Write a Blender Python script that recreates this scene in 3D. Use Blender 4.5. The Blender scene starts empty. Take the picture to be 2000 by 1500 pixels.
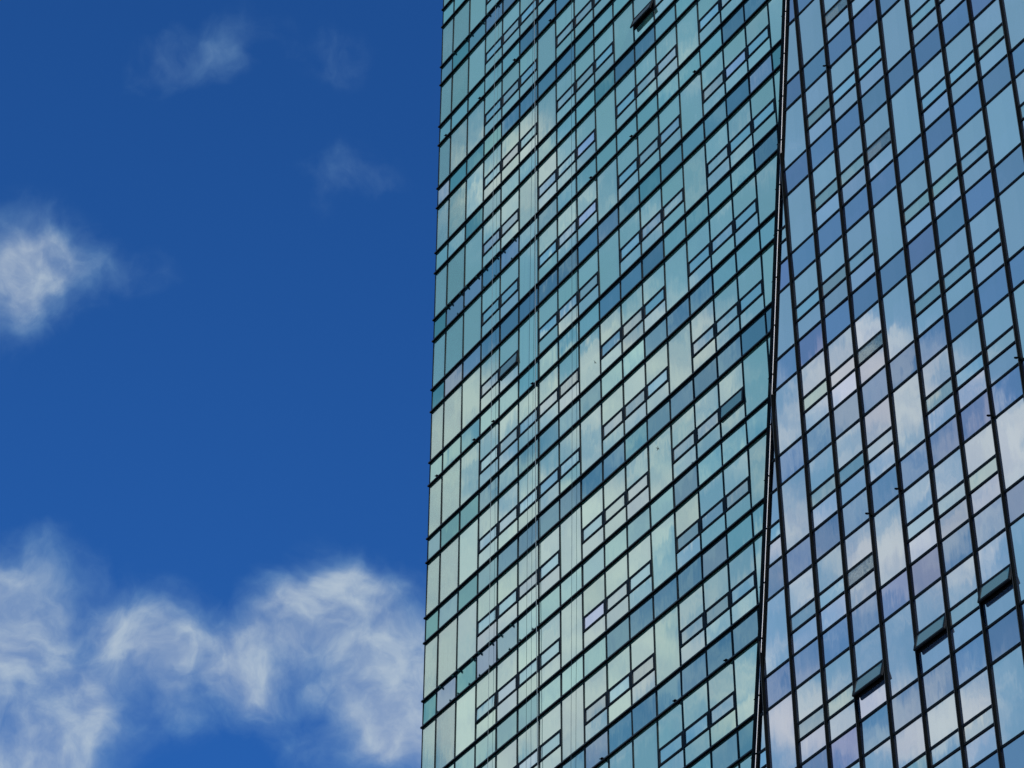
import bpy, math, random
from mathutils import Vector, Matrix
random.seed(11)
C = bpy.context.scene.collection
scene = bpy.context.scene

# ------------------------------------------------------------------ camera
EYE = 1.7
PITCH, ROLL = 0.7035811, 0.0054169
cp, sp, cr, sr = math.cos(PITCH), math.sin(PITCH), math.cos(ROLL), math.sin(ROLL)
FWD = Vector((0, cp, sp)); U0 = Vector((0, -sp, cp)); R0 = Vector((1, 0, 0))
RIGHT = cr * R0 + sr * U0; UP = -sr * R0 + cr * U0
cam = bpy.data.cameras.new("camera"); cam_o = bpy.data.objects.new("camera", cam); C.objects.link(cam_o)
m = Matrix((RIGHT, UP, -FWD)).transposed().to_4x4(); m.translation = Vector((0, 0, EYE))
cam_o.matrix_world = m
FPX = 5636.6
cam.sensor_width = 36; cam.lens = FPX / 2000 * 36; cam.clip_start = 0.5; cam.clip_end = 5000
scene.camera = cam_o
scene.render.resolution_x = 1024; scene.render.resolution_y = 768
scene.view_settings.view_transform = 'Standard'; scene.view_settings.look = 'None'
scene.view_settings.gamma = 1; scene.view_settings.exposure = 0
try:
    scene.cycles.max_bounces = 5; scene.cycles.glossy_bounces = 3; scene.cycles.diffuse_bounces = 2
    scene.cycles.use_denoising = True
except Exception: pass

# ------------------------------------------------------------------ sun and sky
SUN_DIR = Vector((0.36, -0.80, 0.52)).normalized()          # behind and right of the camera
sun = bpy.data.lights.new("sun", 'SUN'); sun.energy = 3.0; sun.angle = math.radians(0.5); sun.color = (1, 0.95, 0.88)
sun_o = bpy.data.objects.new("sun", sun); C.objects.link(sun_o)
sun_o.rotation_euler = SUN_DIR.to_track_quat('Z', 'Y').to_euler()
# cloud banks: unit direction, angular radius (rad), density
CLOUDS_AHEAD = [(-0.1781,0.7291,0.6608,0.0195,1.15), (-0.1680,0.7316,0.6608,0.0151,0.85), (-0.1646,0.7225,0.6715,0.0124,0.75), (-0.1526,0.7227,0.6741,0.0106,0.60),
 (-0.1578,0.7281,0.6671,0.0142,0.70), (-0.1458,0.7306,0.6671,0.0115,0.60), (-0.1372,0.7320,0.6673,0.0089,0.42), (-0.1294,0.7304,0.6706,0.0080,0.36),
 (-0.1216,0.7305,0.6720,0.0071,0.28), (-0.1731,0.7391,0.6510,0.0089,0.35), (-0.1822,0.7976,0.5750,0.0177,1.40), (-0.1737,0.8008,0.5732,0.0142,1.00),
 (-0.1620,0.7983,0.5800,0.0124,0.65), (-0.1534,0.7994,0.5809,0.0133,0.70), (-0.1431,0.8027,0.5790,0.0133,0.65), (-0.1362,0.8065,0.5753,0.0089,0.45),
 (-0.1656,0.7875,0.5937,0.0089,0.40), (-0.1571,0.7896,0.5931,0.0089,0.38), (-0.1485,0.7915,0.5928,0.0062,0.28), (-0.1378,0.8104,0.5695,0.0124,0.50),
 (-0.1462,0.8134,0.5631,0.0124,0.50), (-0.1668,0.8068,0.5668,0.0106,0.45), (-0.1779,0.8208,0.5428,0.0266,1.90), (-0.1643,0.8246,0.5413,0.0213,1.80),
 (-0.1541,0.8279,0.5394,0.0160,1.40), (-0.1613,0.8183,0.5517,0.0124,0.70), (-0.1681,0.8145,0.5553,0.0124,0.60), (-0.1233,0.8037,0.5821,0.0062,0.25),
 (-0.1172,0.8074,0.5783,0.0106,0.60), (-0.1075,0.8143,0.5704,0.0133,0.75), (-0.0996,0.8170,0.5680,0.0106,0.60), (-0.1204,0.8151,0.5666,0.0106,0.55),
 (-0.1168,0.8204,0.5597,0.0106,0.50), (-0.1200,0.8279,0.5479,0.0080,0.30), (-0.0909,0.8176,0.5685,0.0124,0.60), (-0.1307,0.8181,0.5601,0.0142,0.55),
 (-0.1047,0.8235,0.5576,0.0142,0.50), (-0.0924,0.8283,0.5525,0.0124,0.50), (-0.1131,0.8295,0.5469,0.0106,0.35), (-0.1309,0.8091,0.5729,0.0124,0.50),
 (-0.0615,0.7988,0.5985,0.0089,0.85), (-0.0545,0.8012,0.5959,0.0089,0.75), (-0.0561,0.8064,0.5888,0.0124,0.85), (-0.0684,0.8068,0.5868,0.0133,0.75),
 (-0.0807,0.8071,0.5848,0.0106,0.75), (-0.0876,0.8108,0.5787,0.0106,0.60), (-0.0455,0.8088,0.5863,0.0124,0.70), (-0.0368,0.8028,0.5951,0.0071,0.30),
 (-0.0315,0.8061,0.5909,0.0124,0.75), (-0.0278,0.8144,0.5796,0.0160,0.85), (-0.0718,0.8128,0.5781,0.0151,0.70), (-0.0560,0.8146,0.5773,0.0160,0.75),
 (-0.0401,0.8172,0.5750,0.0142,0.55), (-0.0874,0.8189,0.5673,0.0124,0.50), (-0.0752,0.8197,0.5679,0.0106,0.40), (-0.0890,0.8257,0.5571,0.0106,0.45),
 (-0.0749,0.8295,0.5534,0.0124,0.60), (-0.0629,0.8233,0.5641,0.0106,0.40), (-0.0678,0.8347,0.5465,0.0106,0.45), (-0.0523,0.8258,0.5616,0.0160,0.60),
 (-0.0364,0.8283,0.5592,0.0160,1.40), (-0.0258,0.8295,0.5579,0.0160,1.60), (-0.0486,0.8327,0.5516,0.0142,0.70), (-0.0765,0.8361,0.5432,0.0106,0.45),
 (-0.0608,0.8379,0.5424,0.0106,0.40), (-0.0345,0.8370,0.5461,0.0124,0.60), (-0.1214,0.6826,0.7206,0.0089,0.52), (-0.1144,0.6813,0.7230,0.0089,0.55),
 (-0.1084,0.6804,0.7248,0.0080,0.55), (-0.1015,0.6828,0.7235,0.0071,0.52), (-0.0971,0.6850,0.7221,0.0071,0.52), (-0.0945,0.6807,0.7264,0.0071,0.50),
 (-0.0901,0.6771,0.7303,0.0071,0.45), (-0.0596,0.6818,0.7291,0.0089,0.42), (-0.0727,0.6793,0.7302,0.0089,0.32), (-0.0675,0.7159,0.6949,0.0080,0.44),
 (-0.0613,0.7131,0.6984,0.0080,0.42), (-0.0543,0.7115,0.7006,0.0080,0.42), (-0.0472,0.7142,0.6983,0.0071,0.40), (-0.0419,0.7187,0.6941,0.0071,0.36),
 (-0.0613,0.7174,0.6940,0.0062,0.26)]
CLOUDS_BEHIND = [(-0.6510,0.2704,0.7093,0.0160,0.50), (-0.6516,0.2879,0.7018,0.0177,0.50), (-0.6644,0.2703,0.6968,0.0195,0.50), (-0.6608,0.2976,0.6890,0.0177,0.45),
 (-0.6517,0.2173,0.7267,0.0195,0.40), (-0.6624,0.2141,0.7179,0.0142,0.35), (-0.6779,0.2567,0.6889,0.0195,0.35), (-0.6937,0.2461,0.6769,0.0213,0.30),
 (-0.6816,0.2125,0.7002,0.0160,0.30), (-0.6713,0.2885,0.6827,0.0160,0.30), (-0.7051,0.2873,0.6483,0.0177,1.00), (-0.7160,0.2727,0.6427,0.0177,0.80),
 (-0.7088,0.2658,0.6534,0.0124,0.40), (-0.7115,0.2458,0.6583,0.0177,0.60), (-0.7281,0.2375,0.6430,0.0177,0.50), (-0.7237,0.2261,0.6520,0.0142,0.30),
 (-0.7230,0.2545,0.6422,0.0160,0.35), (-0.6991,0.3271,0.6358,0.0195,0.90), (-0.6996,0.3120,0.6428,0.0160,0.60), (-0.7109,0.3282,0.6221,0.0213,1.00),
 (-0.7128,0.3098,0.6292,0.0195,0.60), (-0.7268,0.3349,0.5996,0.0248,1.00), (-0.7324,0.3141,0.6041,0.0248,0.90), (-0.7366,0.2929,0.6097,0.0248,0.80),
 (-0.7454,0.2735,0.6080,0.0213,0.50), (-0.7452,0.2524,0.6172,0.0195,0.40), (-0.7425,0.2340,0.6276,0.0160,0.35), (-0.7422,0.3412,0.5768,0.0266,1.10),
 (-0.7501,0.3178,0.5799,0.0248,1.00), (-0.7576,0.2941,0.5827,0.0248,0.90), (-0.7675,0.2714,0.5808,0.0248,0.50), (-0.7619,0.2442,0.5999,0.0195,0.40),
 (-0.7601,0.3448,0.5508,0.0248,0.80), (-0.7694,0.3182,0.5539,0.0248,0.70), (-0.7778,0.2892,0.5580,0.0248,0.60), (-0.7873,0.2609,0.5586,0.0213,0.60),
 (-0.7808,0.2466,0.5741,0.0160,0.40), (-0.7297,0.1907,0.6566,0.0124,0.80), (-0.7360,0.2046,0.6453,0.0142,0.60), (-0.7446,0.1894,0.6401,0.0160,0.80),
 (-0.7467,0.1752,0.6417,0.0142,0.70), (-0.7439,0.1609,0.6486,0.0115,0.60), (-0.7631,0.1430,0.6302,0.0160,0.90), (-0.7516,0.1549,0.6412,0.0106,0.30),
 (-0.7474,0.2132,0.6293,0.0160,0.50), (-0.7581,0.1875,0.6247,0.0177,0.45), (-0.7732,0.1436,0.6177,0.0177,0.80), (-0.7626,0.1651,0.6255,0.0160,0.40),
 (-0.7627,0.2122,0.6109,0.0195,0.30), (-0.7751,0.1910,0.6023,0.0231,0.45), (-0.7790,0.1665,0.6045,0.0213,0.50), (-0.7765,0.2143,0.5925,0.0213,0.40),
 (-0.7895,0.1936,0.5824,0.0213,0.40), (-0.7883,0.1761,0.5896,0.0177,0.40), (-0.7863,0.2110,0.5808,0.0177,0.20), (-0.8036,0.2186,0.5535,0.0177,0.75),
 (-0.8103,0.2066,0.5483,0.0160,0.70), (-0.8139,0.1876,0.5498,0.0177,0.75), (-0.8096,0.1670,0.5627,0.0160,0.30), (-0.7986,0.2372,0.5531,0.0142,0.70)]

world = bpy.data.worlds.new("World"); scene.world = world; world.use_nodes = True
NT = world.node_tree; NT.nodes.clear()
def N(nt, t, **kw):
    n = nt.nodes.new(t)
    for k, v in kw.items(): setattr(n, k, v)
    return n
def setin(nt, sock, v):
    if hasattr(v, 'is_linked'): nt.links.new(v, sock)
    else: sock.default_value = v
def math_(nt, op, a, b=None, c=None, clamp=False):
    n = N(nt, 'ShaderNodeMath', operation=op, use_clamp=clamp); setin(nt, n.inputs[0], a)
    if b is not None: setin(nt, n.inputs[1], b)
    if c is not None: setin(nt, n.inputs[2], c)
    return n.outputs[0]
def vmath(nt, op, a, b=None):
    n = N(nt, 'ShaderNodeVectorMath', operation=op); setin(nt, n.inputs[0], a)
    if b is not None: setin(nt, n.inputs[1], b)
    return n
def maprange(nt, v, a, b, c, d, interp='SMOOTHSTEP'):
    n = N(nt, 'ShaderNodeMapRange', interpolation_type=interp)
    for i, x in enumerate((v, a, b, c, d)): setin(nt, n.inputs[i], x)
    return n.outputs[0]
def noise(nt, vec, scale, detail=4, rough=0.5, dist=0.0):
    n = N(nt, 'ShaderNodeTexNoise'); setin(nt, n.inputs['Vector'], vec)
    n.inputs['Scale'].default_value = scale; n.inputs['Detail'].default_value = detail
    n.inputs['Roughness'].default_value = rough; n.inputs['Distortion'].default_value = dist
    return n
def mixc(nt, f, a, b, mode='MIX'):
    n = N(nt, 'ShaderNodeMix', data_type='RGBA', blend_type=mode)
    setin(nt, n.inputs[0], f); setin(nt, n.inputs[6], a); setin(nt, n.inputs[7], b)
    return n.outputs[2]
def mix_bg(nt, f, a, b):
    n = N(nt, 'ShaderNodeMixShader'); setin(nt, n.inputs[0], f)
    nt.links.new(a, n.inputs[1]); nt.links.new(b, n.inputs[2]); return n.outputs[0]
geo = N(NT, 'ShaderNodeTexCoord'); DIR = vmath(NT, 'NORMALIZE', geo.outputs['Generated']).outputs[0]
sky = N(NT, 'ShaderNodeTexSky', sky_type='NISHITA', sun_disc=False)
sky.sun_elevation = math.asin(SUN_DIR.z); sky.sun_rotation = math.atan2(SUN_DIR.x, SUN_DIR.y)
sky.air_density = 1.0; sky.dust_density = 0.1; sky.ozone_density = 4.0; sky.altitude = 1500
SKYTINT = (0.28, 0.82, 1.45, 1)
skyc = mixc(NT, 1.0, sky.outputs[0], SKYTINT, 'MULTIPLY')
bg_sky = N(NT, 'ShaderNodeBackground'); NT.links.new(skyc, bg_sky.inputs[0]); bg_sky.inputs[1].default_value = 0.1
warp = noise(NT, DIR, 22, 4, 0.5)
wv = vmath(NT, 'SUBTRACT', warp.outputs['Color'], (0.5, 0.5, 0.5)).outputs[0]
wsc = N(NT, 'ShaderNodeVectorMath', operation='SCALE'); setin(NT, wsc.inputs[0], wv); wsc.inputs['Scale'].default_value = 0.035
WDIR = vmath(NT, 'ADD', DIR, wsc.outputs[0]).outputs[0]
def bank_sum(banks, gain):
    tot = None
    for x, y, z, r, a in banks:
        d = vmath(NT, 'DISTANCE', WDIR, (x, y, z)).outputs['Value']
        v = maprange(NT, d, r * gain, 0.0, 0.0, a)
        tot = v if tot is None else math_(NT, 'ADD', tot, v)
    return tot
fbm = noise(NT, WDIR, 30, 11, 0.60, 0.0).outputs[0]
fine = noise(NT, WDIR, 120, 7, 0.62, 0.6).outputs[0]
# the western clouds are drawn out along the wind
def dot(v): return vmath(NT, 'DOT_PRODUCT', DIR, v).outputs['Value']
cx = N(NT, 'ShaderNodeCombineXYZ')
NT.links.new(math_(NT, 'MULTIPLY', dot((0.0805, -0.8688, 0.4912)), 9.0), cx.inputs[0])
NT.links.new(math_(NT, 'MULTIPLY', dot((-0.7098, -0.3962, -0.5845)), 34.0), cx.inputs[1])
NT.links.new(math_(NT, 'MULTIPLY', dot((-0.7007, 0.3009, 0.647)), 9.0), cx.inputs[2])
streak = noise(NT, cx.outputs[0], 1.6, 8, 0.58, 0.5).outputs[0]
def density(banks, gain, lo, hi, na, cap=1.35, wind=0.0, base=0.0, fw=0.22):
    s = bank_sum(banks, gain)
    s = math_(NT, 'MINIMUM', s, cap)
    if base: s = math_(NT, 'ADD', s, base)
    k = math_(NT, 'MULTIPLY_ADD', fbm, na, -0.5 * na)
    k2 = math_(NT, 'MULTIPLY_ADD', fine, fw * na, -0.5 * fw * na)
    k = math_(NT, 'ADD', k, k2)
    if wind: k = math_(NT, 'ADD', math_(NT, 'MULTIPLY', k, 1 - 0.5 * wind), math_(NT, 'MULTIPLY_ADD', streak, 1.3 * na * wind, -0.65 * na * wind))
    amt = maprange(NT, s, 0.0, 0.45, 0.3, 1.0)
    return maprange(NT, math_(NT, 'ADD', s, math_(NT, 'MULTIPLY', k, amt)), lo, hi, 0.0, 1.0)
dA = density(CLOUDS_AHEAD, 2.05, 0.12, 3.7, 2.8, 2.2, 0.0, 0.0, 0.28)
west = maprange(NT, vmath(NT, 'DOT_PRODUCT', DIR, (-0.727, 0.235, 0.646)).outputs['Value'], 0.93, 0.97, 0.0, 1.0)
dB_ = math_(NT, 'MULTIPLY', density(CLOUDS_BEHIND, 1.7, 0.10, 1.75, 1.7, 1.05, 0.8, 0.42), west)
dens = math_(NT, 'MAXIMUM', dA, dB_)
# scattered fair weather cloud over the rest of the sky (never in either of the two views above)
vm = vmath(NT, 'DOT_PRODUCT', DIR, (-0.106, 0.759, 0.643)).outputs['Value']
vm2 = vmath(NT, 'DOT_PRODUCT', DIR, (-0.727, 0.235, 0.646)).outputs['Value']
away = maprange(NT, math_(NT, 'MAXIMUM', vm, vm2), 0.93, 0.80, 0.0, 1.0)
rest = maprange(NT, noise(NT, DIR, 5, 8, 0.6).outputs[0], 0.5, 0.72, 0.0, 0.9)
dens = math_(NT, 'MAXIMUM', dens, math_(NT, 'MULTIPLY', rest, away))
shade = noise(NT, WDIR, 60, 5, 0.55).outputs[0]
cc = mixc(NT, maprange(NT, dens, 0.15, 0.95, 0.0, 1.0), (0.20, 0.39, 0.62, 1), (0.55, 0.64, 0.70, 1))
cc = mixc(NT, maprange(NT, shade, 0.35, 0.65, 0.22, 0.0), cc, (0.22, 0.28, 0.50, 1))
bg_cl = N(NT, 'ShaderNodeBackground'); NT.links.new(cc, bg_cl.inputs[0]); bg_cl.inputs[1].default_value = 1.0
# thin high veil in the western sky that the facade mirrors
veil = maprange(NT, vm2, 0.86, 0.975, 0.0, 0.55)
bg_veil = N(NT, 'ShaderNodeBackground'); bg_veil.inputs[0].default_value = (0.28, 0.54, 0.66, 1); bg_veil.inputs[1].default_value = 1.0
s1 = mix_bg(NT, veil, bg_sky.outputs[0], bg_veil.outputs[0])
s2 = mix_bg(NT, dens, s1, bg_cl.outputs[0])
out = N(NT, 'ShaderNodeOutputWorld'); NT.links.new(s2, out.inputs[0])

# ------------------------------------------------------------------ materials
def mat(name):
    m = bpy.data.materials.new(name); m.use_nodes = True; m.node_tree.nodes.clear(); return m
def princ(m, **kw):
    nt = m.node_tree; p = N(nt, 'ShaderNodeBsdfPrincipled'); o = N(nt, 'ShaderNodeOutputMaterial')
    nt.links.new(p.outputs[0], o.inputs[0])
    for k, v in kw.items(): setin(nt, p.inputs[k.replace('_', ' ')], v)
    return p
def paint(name, c, rough=0.45, var=0.25, metal=0.0, spec=0.12):
    m = mat(name); nt = m.node_tree; tc = N(nt, 'ShaderNodeTexCoord')
    n = noise(nt, tc.outputs['Object'], 1.7, 5, 0.6).outputs[0]
    a = tuple(v * (1 - var) for v in c) + (1,); b = tuple(min(1, v * (1 + var)) for v in c) + (1,)
    p = princ(m, Base_Color=mixc(nt, n, a, b), Roughness=maprange(nt, n, 0.3, 0.7, rough - .08, rough + .1), Metallic=metal)
    p.inputs['Specular IOR Level'].default_value = spec
    return m
M_FIN = paint("black_fin_paint", (0.003, 0.004, 0.004), 0.7, 0.25, 0.0, 0.03)
M_LIT_FACE = paint("lit_fin_face", (0.065, 0.07, 0.068), 0.5)  # fin fronts painted paler for the light they catch above the dark underside
M_FRAME = paint("dark_frame_paint", (0.011, 0.014, 0.014), 0.5)
M_SASH = paint("sash_paint", (0.014, 0.016, 0.016), 0.5)
M_TRIM = paint("seam_cover_metal", (0.004, 0.005, 0.005), 0.6, 0.25, 0.0, 0.04)
M_STRIP = paint("bright_aluminium", (0.85, 0.83, 0.78), 0.35, 0.06, 0.0, 0.5)
M_DARK = paint("unlit_interior", (0.012, 0.013, 0.014), 0.8)
M_CLIP = paint("green_plastic", (0.01, 0.05, 0.04), 0.4)
M_ROPE_L = paint("pale_rope", (0.20, 0.24, 0.24), 0.8)
M_ROPE_D = paint("dark_rope", (0.03, 0.05, 0.06), 0.8)
M_BIRD = paint("dark_feathers", (0.02, 0.03, 0.03), 0.8)
M_GROUND = paint("pale_paving", (0.22, 0.21, 0.20), 0.9)

def glass(name, fac, spec, body, wav, rough=0.0, dust=0.0, clear=0.0):
    """coated facade glass: mirror coating over a body tint; 'tint' is the coating of each pane"""
    m = mat(name); nt = m.node_tree; tc = N(nt, 'ShaderNodeTexCoord'); g = N(nt, 'ShaderNodeNewGeometry')
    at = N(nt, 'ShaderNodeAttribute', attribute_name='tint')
    mp = N(nt, 'ShaderNodeMapping'); nt.links.new(tc.outputs['Object'], mp.inputs[0]); mp.inputs['Scale'].default_value = (3.2, 1, 0.45)
    n1 = noise(nt, mp.outputs[0], 1.6, 3, 0.55).outputs['Color']
    mp2 = N(nt, 'ShaderNodeMapping'); nt.links.new(tc.outputs['Object'], mp2.inputs[0]); mp2.inputs['Scale'].default_value = (1, 1, 1)
    n2 = noise(nt, mp2.outputs[0], 1.1, 2, 0.5).outputs['Color']
    s = vmath(nt, 'SUBTRACT', vmath(nt, 'ADD', n1, n2).outputs[0], (1, 1, 1)).outputs[0]
    sc = N(nt, 'ShaderNodeVectorMath', operation='SCALE'); setin(nt, sc.inputs[0], s); sc.inputs['Scale'].default_value = wav
    nn = vmath(nt, 'NORMALIZE', vmath(nt, 'ADD', g.outputs['Normal'], sc.outputs[0]).outputs[0]).outputs[0]
    gl = N(nt, 'ShaderNodeBsdfGlossy'); gl.inputs['Roughness'].default_value = rough
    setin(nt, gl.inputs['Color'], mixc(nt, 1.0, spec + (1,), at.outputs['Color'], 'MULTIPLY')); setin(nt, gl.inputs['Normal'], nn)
    di = N(nt, 'ShaderNodeBsdfDiffuse')
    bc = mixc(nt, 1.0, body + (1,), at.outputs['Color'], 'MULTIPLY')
    f = fac
    if dust:
        dn = noise(nt, tc.outputs['Object'], 9, 8, 0.75).outputs[0]
        bc = mixc(nt, maprange(nt, dn, 0.35, 0.6, 0.4, 1.0), bc, (0.52, 0.50, 0.42, 1))
        bc = mixc(nt, maprange(nt, noise(nt, tc.outputs['Object'], 40, 3, 0.6).outputs[0], 0.5, 0.62, 0.0, 0.55), bc, (0.16, 0.15, 0.12, 1))
        f = maprange(nt, dn, 0.3, 0.65, fac, fac - dust)
    setin(nt, di.inputs['Color'], bc)
    under = di.outputs[0]
    if clear:
        tr = N(nt, 'ShaderNodeBsdfTransparent'); tr.inputs['Color'].default_value = (0.72, 0.95, 0.90, 1)
        under = mix_bg(nt, clear, di.outputs[0], tr.outputs[0])
    mx = N(nt, 'ShaderNodeMixShader'); setin(nt, mx.inputs[0], f); nt.links.new(under, mx.inputs[1]); nt.links.new(gl.outputs[0], mx.inputs[2])
    o = N(nt, 'ShaderNodeOutputMaterial'); nt.links.new(mx.outputs[0], o.inputs[0])
    return m
G_VIS_A = glass("green_vision_glass", 0.80, (0.92, 1.0, 0.86), (0.27, 0.60, 0.40), 0.0055)
G_CORNER = glass("corner_vision_glass", 0.66, (0.92, 1.0, 0.88), (0.27, 0.60, 0.40), 0.0055, 0.0, 0.0, 0.7)
M_SKY_STRIP = paint("pale_sky_strip", (0.82, 0.84, 0.82), 0.8)  # for added strips standing in for sky light seen through the corner
G_SPA_A = glass("teal_spandrel_glass", 0.82, (0.52, 0.70, 0.70), (0.10, 0.28, 0.26), 0.009)
G_VIS_B = glass("blue_vision_glass", 0.86, (1.0, 0.97, 0.95), (0.32, 0.42, 0.54), 0.0055)
G_SPA_B = glass("violet_spandrel_glass", 0.85, (0.60, 0.65, 0.78), (0.16, 0.20, 0.32), 0.009)
G_VENT = glass("vent_glass", 0.72, (0.90, 0.97, 0.92), (0.36, 0.48, 0.46), 0.008)
G_OPEN = glass("tilted_vent_glass", 0.5, (0.58, 0.66, 0.60), (0.24, 0.27, 0.27), 0.004)
G_DUST = glass("dusty_vent_glass", 0.55, (0.85, 0.90, 0.90), (0.42, 0.46, 0.44), 0.006, 0.0, 0.40)

# ------------------------------------------------------------------ mesh helpers
class MB:
    def __init__(s): s.v = []; s.f = []; s.c = []; s.mi = []
    def poly_prism(s, pts, y0, y1, col=(1, 1, 1), mi=0, front=None):
        """pts: polygon in (x, z), front face at y0 (towards the street), back at y1"""
        n = len(pts); b = len(s.v)
        for i, (x, z) in enumerate(pts): s.v.append((x, front[i] if front else y0, z))
        for x, z in pts: s.v.append((x, y1, z))
        s.f.append(tuple(range(b, b + n))); s.f.append(tuple(range(b + 2 * n - 1, b + n - 1, -1)))
        for i in range(n): j = (i + 1) % n; s.f.append((b + j, b + i, b + n + i, b + n + j))
        s.c += [col] * (n + 2); s.mi += [mi] * (n + 2)
    def box(s, x0, x1, y0, y1, z0, z1, col=(1, 1, 1), mi=0):
        s.poly_prism([(x0, z0), (x1, z0), (x1, z1), (x0, z1)], y0, y1, col, mi)
    def loft(s, rings, col=(1, 1, 1), mi=0, cap=True):
        b = len(s.v); n = len(rings[0])
        for r in rings: s.v += [tuple(p) for p in r]
        k = 0
        for i in range(len(rings) - 1):
            for j in range(n):
                a = b + i * n + j; c = b + i * n + (j + 1) % n
                s.f.append((a, c, c + n, a + n)); k += 1
        if cap: s.f.append(tuple(range(b + n - 1, b - 1, -1))); s.f.append(tuple(range(b + (len(rings) - 1) * n, b + len(rings) * n))); k += 2
        s.c += [col] * k; s.mi += [mi] * k
    def tube(s, pts, r, n=6, col=(1, 1, 1), mi=0):
        rings = []
        for i, p in enumerate(pts):
            p = Vector(p); a = Vector(pts[max(0, i - 1)]); c = Vector(pts[min(len(pts) - 1, i + 1)]); t = (c - a).normalized()
            u = t.orthogonal().normalized(); w = t.cross(u)
            if abs(t.z) > .7: u = Vector((1, 0, 0)); u = (u - t * u.dot(t)).normalized(); w = t.cross(u)
            rr = r[i] if isinstance(r, (list, tuple)) else r
            rings.append([p + u * rr * math.cos(q * 2 * math.pi / n) + w * rr * math.sin(q * 2 * math.pi / n) for q in range(n)])
        s.loft(rings, col, mi)
    def build(s, name, mats, parent=None):
        me = bpy.data.meshes.new(name); me.from_pydata(s.v, [], s.f)
        for mm in (mats if isinstance(mats, (list, tuple)) else [mats]): me.materials.append(mm)
        me.polygons.foreach_set('material_index', s.mi)
        at = me.attributes.new('tint', 'FLOAT_COLOR', 'CORNER')
        buf = []
        for p, c in zip(me.polygons, s.c): buf += (list(c) + [1.0]) * p.loop_total
        at.data.foreach_set('color', buf)
        me.update()
        o = bpy.data.objects.new(name, me); C.objects.link(o)
        if parent: o.parent = parent
        return o
    def add(s, o):
        b = len(s.v); s.v += o.v; s.f += [tuple(i + b for i in f) for f in o.f]; s.c += o.c; s.mi += o.mi
def tag(o, label=None, cat=None, group=None, kind=None):
    if label: o['label'] = label
    if cat: o['category'] = cat
    if group: o['group'] = group
    if kind: o['kind'] = kind
    return o

# ------------------------------------------------------------------ the facade in figures (metres)
AZ = -0.9881871; DIST = 51.688193; FH = 4.207786; BAND = 0.3075
XA = -85.439171; ZA = 109.165582 + EYE          # wing behind: column 0 / floor 0
XF = -57.007988; ZF = 79.677890 + EYE; YF = -1.109369   # wing in front: column 0 / floor 0, its plane 1.1 m forward
MOD = 1.5
T1, T2 = 0.455, 0.70                            # transom heights within a window zone
EN = Vector((math.cos(AZ), math.sin(AZ), 0)); NN = Vector((-math.sin(AZ), math.cos(AZ), 0))
def project(x, y, z):
    p = NN * (DIST + y) + EN * x + Vector((0, 0, z - EYE)); d = p.dot(FWD)
    return 1000 + FPX * p.dot(RIGHT) / d, 750 - FPX * p.dot(UP) / d
SEAM = [(-54.2, 107.0), (-57.548, 84.041), (-58.557, 76.58), (-59.534, 69.538), (-60.45, 63.04), (-61.336, 56.999), (-62.229, 51.381), (-63.2, 45.5), (-64.0, 40.0)]
SEAM = [(x, z + EYE) for x, z in SEAM]
def seam_x(z):
    for (x0, z0), (x1, z1) in zip(SEAM, SEAM[1:]):
        if z >= z1 or (x1, z1) == SEAM[-1]:
            return x0 + (x1 - x0) * (z - z0) / (z1 - z0)
def seam_z(x):
    for (x0, z0), (x1, z1) in zip(SEAM, SEAM[1:]):
        if x >= x1 or (x1, z1) == SEAM[-1]:
            return z0 + (z1 - z0) * (x - x0) / (x1 - x0)
def clip(pts, side):
    """keep the part of a polygon left (-1) or right (+1) of the seam"""
    zs = [p[1] for p in pts]; zm, zt = min(zs), max(zs)
    x0, x1 = seam_x(zm), seam_x(zt)
    def d(p): return side * (p[0] - (x0 + (x1 - x0) * (p[1] - zm) / (zt - zm)))
    out = []
    for i, p in enumerate(pts):
        q = pts[(i + 1) % len(pts)]; a, b = d(p), d(q)
        if a >= 0: out.append(p)
        if (a >= 0) != (b >= 0):
            t = a / (a - b); out.append((p[0] + (q[0] - p[0]) * t, p[1] + (q[1] - p[1]) * t))
    return out if len(out) > 2 else None
def vis_area(pts, y):
    """area of a pane inside the picture, in picture pixels"""
    q = [project(x, y, z) for x, z in pts]
    for ax, lim, sg in ((0, 0, 1), (0, 2000, -1), (1, 0, 1), (1, 1500, -1)):
        o = []
        for i, p in enumerate(q):
            r = q[(i + 1) % len(q)]; a, b = sg * (p[ax] - lim), sg * (r[ax] - lim)
            if a >= 0: o.append(p)
            if (a >= 0) != (b >= 0):
                t = a / (a - b); o.append((p[0] + (r[0] - p[0]) * t, p[1] + (r[1] - p[1]) * t))
        q = o
        if len(q) < 3: return 0
    return abs(sum(q[i][0] * q[(i + 1) % len(q)][1] - q[(i + 1) % len(q)][0] * q[i][1] for i in range(len(q)))) / 2

# ground ------------------------------------------------------------
g = MB(); g.box(-1500, 1500, -1500, 1500, -0.5, 0)
tag(g.build('ground', M_GROUND), kind='structure')

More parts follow.
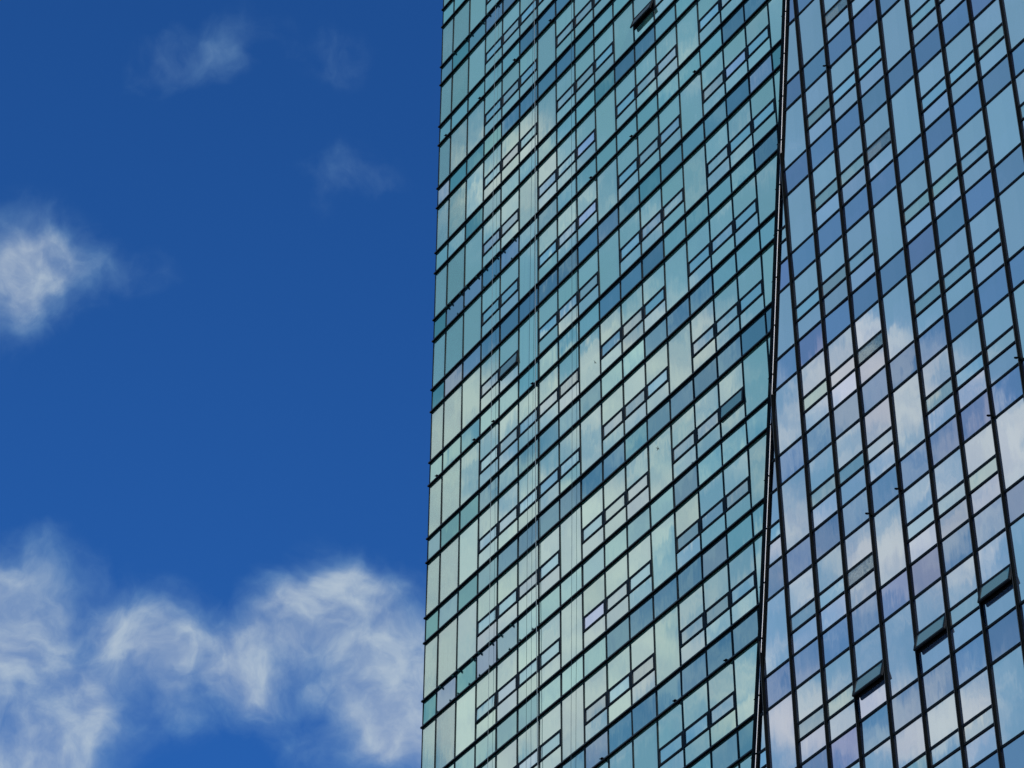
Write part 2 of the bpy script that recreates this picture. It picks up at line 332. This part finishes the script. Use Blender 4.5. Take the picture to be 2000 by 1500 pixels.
# the tower ----------------------------------------------------------
tower = bpy.data.objects.new('glass_tower', None); C.objects.link(tower)
tower.location = NN * DIST; tower.rotation_euler = (0, 0, AZ)
tag(tower, 'tall glass office tower with dark window grid, split by a slanting metal seam', 'tower')
XL = XA + 0.316 * MOD                            # left corner
XR = XF + 12 * MOD
ZTOP = 122.0; ZLOW = 44.0
GY = 0.004                                       # glass plane behind the middle of the fins
b = MB()
zz = [ZTOP] + [z for x, z in SEAM if z < ZTOP] + [0.0]
b.box(XL + 0.06, XR - .2, 0.45, 16, 0, ZTOP)
b.build('building_core', M_DARK, tower)
b = MB()
pl = [(seam_x(z) + .3, z) for z in zz]
b.poly_prism([(x, z) for x, z in pl][::-1] + [(XR - .2, ZTOP), (XR - .2, 0.0)][::1], YF + GY + .30, 0.44)
b.build('front_wing_core', M_DARK, tower)

# --- columns without opening windows, per floor (they step one column sideways every few floors)
FULL_A = {-2: {7, 11}, -1: {7, 11}, 0: {7, 11}, 1: {7, 11}, 2: {6, 10, 14}, 3: {6, 10, 14}, 4: {5, 9, 13, 17}, 5: {5, 9, 13, 17}, 6: {5, 9, 13, 17}, 7: {8, 12, 16}, 8: {8, 12, 16},
          9: {7, 11, 15}, 10: {7, 11, 15}, 11: {7, 11, 15}, 12: {6, 10, 14}, 13: {6, 10, 14}, 14: {6, 10, 14}}
FULL_B = {-4: {1, 5, 9}, -3: {0, 4, 8}, -2: {0, 4, 8}, -1: {-1, 0, 4, 8}, 0: {-1, 3, 7}, 1: {-1, 3, 7}, 2: {-2, 2, 6, 10}, 3: {-2, 2, 6, 10}, 4: {-2, 2, 6, 10}, 5: {-3, 1, 5, 9}, 6: {-3, 1, 5, 9}, 7: {-4, 0, 4, 8}, 8: {-4, 0, 4, 8}}
# spandrel tones read floor by floor: L light, D dark blue, T dark teal, P purple, S slate, M mid
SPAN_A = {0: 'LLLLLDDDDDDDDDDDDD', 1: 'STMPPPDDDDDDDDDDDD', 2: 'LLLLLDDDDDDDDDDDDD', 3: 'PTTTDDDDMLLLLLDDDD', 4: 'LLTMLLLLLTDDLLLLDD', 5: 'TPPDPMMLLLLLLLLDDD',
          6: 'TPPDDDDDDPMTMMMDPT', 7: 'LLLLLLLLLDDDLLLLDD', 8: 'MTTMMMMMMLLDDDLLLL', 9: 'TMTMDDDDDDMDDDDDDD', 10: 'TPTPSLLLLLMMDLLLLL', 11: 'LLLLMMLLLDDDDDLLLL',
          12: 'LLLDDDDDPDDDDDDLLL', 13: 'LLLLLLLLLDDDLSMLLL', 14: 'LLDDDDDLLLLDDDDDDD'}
OPEN_A = {(3, 11): 17, (6, 4): 5, (10, 3): 2.2, (9, 14): 5}      # tilt in degrees
OPEN_B = {(6, 0): 15, (6, 2): 15, (6, 4): 15}
DUST_B = {(-1, 1), (1, 2), (3, 1), (5, 0)}
PALE_B = {(4, 3), (0, -1), (1, 1), (2, 3), (-1, 5), (1, 6), (5, 4), (2, 4), (7, 1), (6, -1), (3, -1)}
LILAC_A = {(5, 15), (5, 8), (4, 8), (10, 8)}
panes = {k: [] for k in ('tall_window', 'upper_window', 'vent_window', 'lower_window', 'spandrel_panel')}
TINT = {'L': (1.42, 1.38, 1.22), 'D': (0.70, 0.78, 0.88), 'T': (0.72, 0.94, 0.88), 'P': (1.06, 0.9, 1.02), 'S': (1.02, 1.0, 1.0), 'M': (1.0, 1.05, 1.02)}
def jit(c, a=0.035, hue=0.02):
    k = 1 + random.gauss(0, a); return tuple(max(0, v * k * (1 + random.gauss(0, hue * .6))) for v in c)
def front(pts, y, tilt=0.003, bias=0.0):
    cx = sum(p[0] for p in pts) / len(pts); cz = sum(p[1] for p in pts) / len(pts)
    ax, az = random.gauss(0, tilt), random.gauss(0, tilt) + bias
    return [y + ax * (x - cx) + az * (z - cz) for x, z in pts]
def cell(wing, k, c, x0, x1, ztop, zbot, yg, full, side):
    """one module of one floor: a full-height pane, or pane / opening sash / pane"""
    hw = 0.022
    zone = ztop - zbot
    def put(kind, za, zb, mt, tint, tilt=0.003, inset=0.0, extra=None):
        pts = [(x0 + hw + inset, zb + .02), (x1 - hw - inset, zb + .02), (x1 - hw - inset, za - .02), (x0 + hw + inset, za - .02)]
        pts = clip(pts, side)
        if not pts: return
        panes[kind].append(dict(wing=wing, pts=pts, y=yg, mat=mt, tint=tint, fr=front(pts, yg, tilt), area=vis_area(pts, yg), x0=x0, x1=x1, za=za, zb=zb, key=(k, c), extra=extra, side=side))
    A = wing == 'A'
    vt = G_VIS_A if A else G_VIS_B
    if full:
        put('tall_window', ztop, zbot, G_CORNER if A and c < 2 else vt, jit((1, 1, 1)))
    else:
        za, zb = ztop - zone * T1, ztop - zone * T2
        put('upper_window', ztop, za, vt, jit((1, 1, 1)))
        op = (OPEN_A if A else OPEN_B).get((k, c))
        if op: put('vent_window', za, zb, G_OPEN if not A or op >= 3 else G_VENT, jit((.9, 1, 1)), 0, 0.04, op)
        elif not A and (k, c) in DUST_B: put('vent_window', za, zb, G_DUST, jit((1, .98, .9)), .002, .03, 'dust')
        elif not A and (k, c) in PALE_B: put('vent_window', za, zb, G_VENT, jit((1.12, 1.05, .95)), .002, .03, 'pale')
        elif A and (k, c) in LILAC_A: put('vent_window', za, zb, G_VENT, (1.22, 1.1, 1.28), .002, .03, 'lilac')
        else:
            r = random.random()
            t = (0.88, 1.04, 1.06) if r < .45 else ((1.04, .99, .92) if r < .8 else (1.0, 1.0, 1.02))
            put('vent_window', za, zb, G_VENT if A else (G_VENT if r > .55 else G_VIS_B), jit(t, .06), .004, .03)
        put('lower_window', zb, zbot, vt, jit((1.03, 1.0, 1.03), .05, .03), .003)
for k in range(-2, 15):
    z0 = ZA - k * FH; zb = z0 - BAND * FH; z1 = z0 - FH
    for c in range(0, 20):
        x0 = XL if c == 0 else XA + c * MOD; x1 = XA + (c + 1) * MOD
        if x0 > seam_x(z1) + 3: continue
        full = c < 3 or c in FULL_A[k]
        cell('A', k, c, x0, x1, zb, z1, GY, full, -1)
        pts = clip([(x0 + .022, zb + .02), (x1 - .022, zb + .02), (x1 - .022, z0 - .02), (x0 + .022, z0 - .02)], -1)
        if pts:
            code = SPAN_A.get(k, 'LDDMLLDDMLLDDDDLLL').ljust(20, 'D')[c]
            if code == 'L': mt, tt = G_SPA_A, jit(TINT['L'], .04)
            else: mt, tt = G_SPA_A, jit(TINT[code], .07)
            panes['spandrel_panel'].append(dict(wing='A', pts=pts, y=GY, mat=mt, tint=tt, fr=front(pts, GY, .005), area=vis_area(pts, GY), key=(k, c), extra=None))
GYB = YF + GY
for k in range(-4, 9):
    z0 = ZF - k * FH; zb = z0 - BAND * FH; z1 = z0 - FH
    for c in range(-5, 12):
        x0 = XF + c * MOD; x1 = x0 + MOD
        if x1 < seam_x(z0) - 3: continue
        cell('B', k, c, x0, x1, zb, z1, GYB, c in FULL_B[k], 1)
        pts = clip([(x0 + .022, zb + .02), (x1 - .022, zb + .02), (x1 - .022, z0 - .02), (x0 + .022, z0 - .02)], 1)
        if pts:
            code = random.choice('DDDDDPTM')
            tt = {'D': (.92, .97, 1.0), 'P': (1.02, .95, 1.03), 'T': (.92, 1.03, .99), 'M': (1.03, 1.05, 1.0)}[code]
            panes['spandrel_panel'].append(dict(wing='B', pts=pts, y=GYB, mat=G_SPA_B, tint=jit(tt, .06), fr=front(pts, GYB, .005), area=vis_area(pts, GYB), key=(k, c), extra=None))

def frame_mb(p):
    """sash frame of an opening window, closed or standing open"""
    f = MB(); x0, x1, za, zb, y = p['x0'], p['x1'], p['za'], p['zb'], p['y']
    s = p['side']
    for pts in ([(x0 + .022, za - .075), (x1 - .022, za - .075), (x1 - .022, za - .0), (x0 + .022, za - .0)],
                [(x0 + .022, zb + .0), (x1 - .022, zb + .0), (x1 - .022, zb + .075), (x0 + .022, zb + .075)],
                [(x0 + .02, zb + .075), (x0 + .10, zb + .075), (x0 + .10, za - .075), (x0 + .02, za - .075)],
                [(x1 - .10, zb + .075), (x1 - .02, zb + .075), (x1 - .02, za - .075), (x1 - .10, za - .075)]):
        q = clip(pts, s)
        if q: f.poly_prism(q, y - .035, y + .03)
    return f
def rot_out(pts3, zh, yh, ang):
    o = []
    for x, y, z in pts3:
        dy, dz = y - yh, z - zh
        o.append((x, yh + dy * math.cos(ang) + dz * math.sin(ang), zh - dy * math.sin(ang) + dz * math.cos(ang)))
    return o
LIM = 100
nfr = 0
for kind, lst in panes.items():
    lst.sort(key=lambda p: -p['area'])
    mats = [G_VIS_A, G_CORNER, G_SPA_A, G_VIS_B, G_SPA_B, G_VENT, G_OPEN, G_DUST, M_SASH]
    rest_mb = MB()
    for i, p in enumerate(lst):
        single = i < LIM and p['area'] > 0
        opened = isinstance(p['extra'], (int, float))
        if opened: single = True
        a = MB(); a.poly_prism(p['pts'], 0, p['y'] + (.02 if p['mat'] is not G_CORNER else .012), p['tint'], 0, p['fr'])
        f = frame_mb(p) if kind == 'vent_window' else None
        if opened:
            ang = math.radians(p['extra']); zh, yh = p['za'] - .01, p['y'] - .03
            a.v = rot_out([(x, y - .01, z) for x, y, z in a.v], zh, yh, ang); f.v = rot_out([(x, y, z) for x, y, z in f.v], zh, yh, ang)
            # the fixed outer frame, black reveal and the stays that hold the sash
            r = MB(); x0, x1, za, zb, y = p['x0'], p['x1'], p['za'], p['zb'], p['y']
            r.box(x0 + .03, x1 - .03, y + .16, y + .18, zb, za); r.box(x0 + .02, x0 + .06, y - .02, y + .158, zb + .041, za)
            r.box(x1 - .06, x1 - .02, y - .02, y + .158, zb + .041, za); r.box(x0 + .02, x1 - .02, y - .03, y + .158, zb, zb + .04)
            for xs in (x0 + .10, x1 - .10):
                h = (za - zb) * .95
                r.tube([(xs, y + .05, zb + .12), (xs, yh - h * math.sin(ang) * .8, zh - h * math.cos(ang) * .8)], .012)
        if single:
            o = a.build(kind, p['mat'], tower)
            if p['extra'] == 'dust': o['label'] = 'opening window with dusty speckled tan glass'
            if p['extra'] == 'lilac': o['label'] = 'opening window with pale lilac glass'
            if opened: o['label'] = 'opening window standing open at the bottom'
            if p['mat'] is G_CORNER:
                cu = MB(); h = p['za'] - p['zb']; x0, x1 = p['x0'], p['x1']; w_ = x1 - x0; k = random.uniform(.60, .68)
                for a0, a1 in ((.30, .52), (.62, .94)) if w_ < 1.2 else ((.22, .36), (.44, .58)):
                    n = 5
                    for q in range(n):          # strip stepped slightly in depth
                        xa = x0 + w_ * (a0 + (a1 - a0) * q / n); xb = x0 + w_ * (a0 + (a1 - a0) * (q + 1) / n); d = .012 * (q % 2)
                        cu.box(xa, xb - .002, .12 + d, .14 + d, p['zb'] + .03, p['zb'] + h * k)
                cu.build('corner_sky_strip', M_SKY_STRIP, o)  # added pale strips, made for the sky brightness behind the corner glass
            if f: f.build('sash_frame', M_SASH, o)
            if opened: r.build('window_reveal', M_DARK, o)
        else:
            a.mi = [mats.index(p['mat'])] * len(a.mi); rest_mb.add(a)
            if f: f.mi = [8] * len(f.mi); rest_mb.add(f)
    if rest_mb.v: tag(rest_mb.build(kind, mats, tower), kind='stuff')

# --- wing behind: long horizontal fins, slim mullions
FW, FP, FB = 0.036, 0.080, 0.088
for k in range(-2, 15):
    for z in (ZA - k * FH, ZA - (k + BAND) * FH):
        b = MB(); pts = [(XL - .05, z - FW), (seam_x(z) + .0, z - FW), (seam_x(z), z + FW), (XL - .05, z + FW)]
        b.poly_prism(pts, -FP, GY + .03)
        b.box(XL - .05, seam_x(z) - .01, -FP - .012, -FP - .001, z - FW + .012, z + FW - .004, mi=1)     # paler front face, the light on it painted in
        if ZLOW < z < ZTOP: b.build('horizontal_fin', [M_FIN, M_LIT_FACE], tower)
for c in range(1, 21):
    x = XA + c * MOD
    zt = ZTOP if seam_x(ZTOP) > x else seam_z(x)
    if zt > ZLOW + 3:
        b = MB(); b.box(x - .026, x + .026, GY - .03, GY + .05, ZLOW, min(zt + .4, ZTOP)); b.build('slim_mullion', M_FRAME, tower)
b = MB(); b.box(XL - .035, XL + .03, -.01, 1.2, 0, ZTOP); b.build('corner_post', M_FRAME, tower)
# --- wing in front: deep vertical fins, slim horizontal rails
for c in range(-6, 13):
    x = XF + c * MOD
    zt = ZTOP if seam_x(ZTOP) < x else min(ZTOP, seam_z(x))
    b = MB(); b.box(x - .036, x + .036, YF - FB, YF + GY + .04, 40, zt)
    b.box(x - .026, x - .006, YF - FB - .008, YF - FB - .001, 40, zt, mi=1)  # paler line down the fin front, its light put into the colour
    if zt > ZLOW: b.build('vertical_fin', [M_FIN, M_LIT_FACE], tower)
for k in range(-4, 9):
    for z in (ZF - k * FH, ZF - (k + BAND) * FH):
        b = MB(); q = clip([(XF - 9, z - .038), (XR, z - .038), (XR, z + .038), (XF - 9, z + .038)], 1)
        b.poly_prism(q, GYB - .035, GYB + .03)
        if z > 40: b.build('horizontal_rail', M_FRAME, tower)
# --- the slanting seam
def seam_strip(dx0, dx1, y0, y1, name, mt, extra=None):
    f = MB(); zs = [ZTOP] + [z for x, z in SEAM if z < ZTOP]
    for i in range(len(zs) - 1):
        za, zb = zs[i], zs[i + 1]
        f.poly_prism([(seam_x(zb) + dx0, zb), (seam_x(zb) + dx1, zb), (seam_x(za) + dx1, za), (seam_x(za) + dx0, za)], y0, y1)
    return f
f = seam_strip(-.17, .17, YF - .05, YF + GY + .2, '', None); f.add(seam_strip(.172, .34, YF + .02, YF + GY + .2, '', None))
f.add(seam_strip(-.17, -.02, YF + GY + .201, GY - .0, '', None))
f.add(seam_strip(.20, .235, YF - .02, YF + .019, '', None))
f.build('seam_cover', M_TRIM, tower)
zs = [ZTOP] + [z for x, z in SEAM if z < ZTOP]
t = MB(); t.tube([(seam_x(z) + .10, YF - .07, z) for z in zs], .012, 10); t.build('bright_edge_strip', M_STRIP, tower)
z = ZTOP - 1.2
while z > ZLOW:
    t = MB(); x = seam_x(z); t.tube([(x + .103, YF - .07, z + .03), (x + .097, YF - .07, z - .03)], .020, 10); t.box(x - .205, x + .175, YF - .058, YF - .04, z - .012, z + .012)
    t.build('strip_joint', M_TRIM, tower); z -= FH / 2
# --- small fittings: hooks on the fins, green clips left on some bands
def hook(x, y, z, vertical=False):
    h = MB()
    if not vertical:
        h.box(x - .09, x + .03, y - .07, y + .02, z + .03, z + .075); h.tube([(x - .10, y - .09, z + .05), (x - .05, y - .04, z + .06), (x + .02, y, z + .05)], [.022, .032, .03], 6)
        h.box(x + .03, x + .13, y - .02, y + .10, z - .085, z - .034)
    else:
        h.tube([(x - .12, y - .05, z + .07), (x - .06, y - .03, z + .03), (x + .0, y - .02, z)], [.03, .04, .03], 6); h.box(x + .035, x + .10, y, y + .10, z - .10, z - .02)
    h.build('hook', M_TRIM, tower)
for c, k in ((1, 2), (3, 2), (5, 2), (7, 2), (9, 5), (11, 5), (14, 5), (6, 7), (4, 7), (3, 7), (1, 7), (9, 12), (12, 12), (14, 12)):
    hook(*{2: (XA + c * MOD - .25, -FP, ZA - (k + BAND) * FH)}.get(k, (XA + c * MOD - .25, -FP, ZA - (k + BAND) * FH)))
for w, k in ((3, -0.0), (1, 0.31), (6, 5.0), (5, 5.0 + .31), (2, 5.3), (1, 5.31)):
    hook(XF + w * MOD, YF - FB, ZF - k * FH + .12, True)
def clip_(x, z, up):
    h = MB(); s = 1 if up else -1; y = -FP
    h.box(x - .04, x + .03, y - .03, y + .05, z + s * .036 - .015, z + s * .036 + .03)
    h.tube([(x - .02, y - .02, z + s * .05), (x + .02, y - .03, z + s * .085), (x - .02, y - .02, z + s * .11)], .012, 5); h.box(x - .045, x - .02, y - .02, y + .02, z + s * .06 - .015, z + s * .06 + .015)
    h.build('clip', M_CLIP, tower)
for k, cols in ((10, (1.25, 1.9, 2.2, 2.85, 3.2, 3.75, 4.2, 4.75)), (1, (1.15, 1.85, 2.15, 2.8, 3.2, 3.7)), (5, (1.1, 1.3, 1.85, 2.2, 2.75, 3.2, 3.8, 4.15, 4.75)),):
    for c in cols: clip_(XA + c * MOD, ZA - k * FH - .06, False)
for k, cols in ((10, (1.15, 1.8, 2.2, 2.75, 3.25, 3.75, 4.15, 4.7, 5.2, 5.8, 6.1)), (5, (1.1, 1.75, 2.15, 3.2, 3.8, 4.1, 4.7))):
    for c in cols: clip_(XA + c * MOD, ZA - (k + BAND) * FH + .03, True)

# ------------------------------------------------------------------ ropes hanging down the facade
tm = Matrix.Translation(tower.location) @ Matrix.Rotation(AZ, 4, 'Z')
def rope(x0, z0, x1, z1, r, mt, label, name='rope'):
    s = MB(); pts = []
    for i in range(41):
        t = i / 40; pts.append((x0 + (x1 - x0) * t + .05 * math.sin(t * 9 + x0), -.10 + .01 * math.sin(t * 7), z0 + (z1 - z0) * t))
    s.tube(pts, r, 6); o = s.build(name, mt); o.matrix_world = tm
    tag(o, label, 'rope', 'ropes hanging down the glass facade')
rope(-79.94, 121, -79.87, 48, 0.008, M_ROPE_L, 'pale thin rope hanging nearest the left corner of the glass facade')
rope(-76.73, 121, -76.29, 48, 0.014, M_ROPE_L, 'thicker pale rope, right one of the crossing pair in front of the glass')
rope(-76.53, 121, -77.31, 48, 0.007, M_ROPE_D, 'dark thin rope drifting away left of the thicker pale rope')
rope(-73.12, 121, -74.38, 48, 0.007, M_ROPE_D, 'dark thin rope hanging farthest from the left corner, alone')

# ------------------------------------------------------------------ two birds crossing in front of the glass
def bird(x, y, z, roll, head, label):
    s = MB(); n = 8
    prof = [(-.11, .006), (-.07, .018), (-.02, .034), (.04, .036), (.08, .026), (.10, .022), (.12, .012), (.135, .004)]
    rings = [[(px, r * math.cos(2 * math.pi * i / n), r * math.sin(2 * math.pi * i / n) * .85) for i in range(n)] for px, r in prof]
    s.loft(rings)
    for sg in (1, -1):
        rg = []
        for t, ch, up, bk in ((0, .055, 0, 0), (.35, .06, .035, .01), (.7, .04, .05, -.02), (1, .006, .035, -.08)):
            yy = sg * (.02 + t * .17)
            rg.append([(bk + ch * .5, yy, up + .004), (bk - ch * .5, yy, up + .002), (bk - ch * .5, yy, up - .002), (bk + ch * .5, yy, up - .006)])
        s.loft(rg if sg > 0 else [r[::-1] for r in rg])
    s.loft([[(-.10, -.012, .003), (-.10, .012, .003), (-.10, .012, -.003), (-.10, -.012, -.003)], [(-.17, -.035, .002), (-.17, .035, .002), (-.17, .035, -.002), (-.17, -.035, -.002)]])
    o = s.build('bird', M_BIRD)
    o.matrix_world = tm @ Matrix.Translation((x, y, z)) @ Matrix.Rotation(head, 4, 'Z') @ Matrix.Rotation(roll, 4, 'X') @ Matrix.Scale(.5, 4)
    tag(o, label, 'bird')
BIRDS = [(-71.21, 77.06), (-67.25, 69.96)]
bird(BIRDS[0][0], -.8, BIRDS[0][1], .9, 2.6, 'tiny dark bird flying before a tall teal window near the facade middle')
bird(BIRDS[1][0], -.8, BIRDS[1][1], -1.1, 1.5, 'tiny dark bird flying before a pale cloudy window below the other bird')
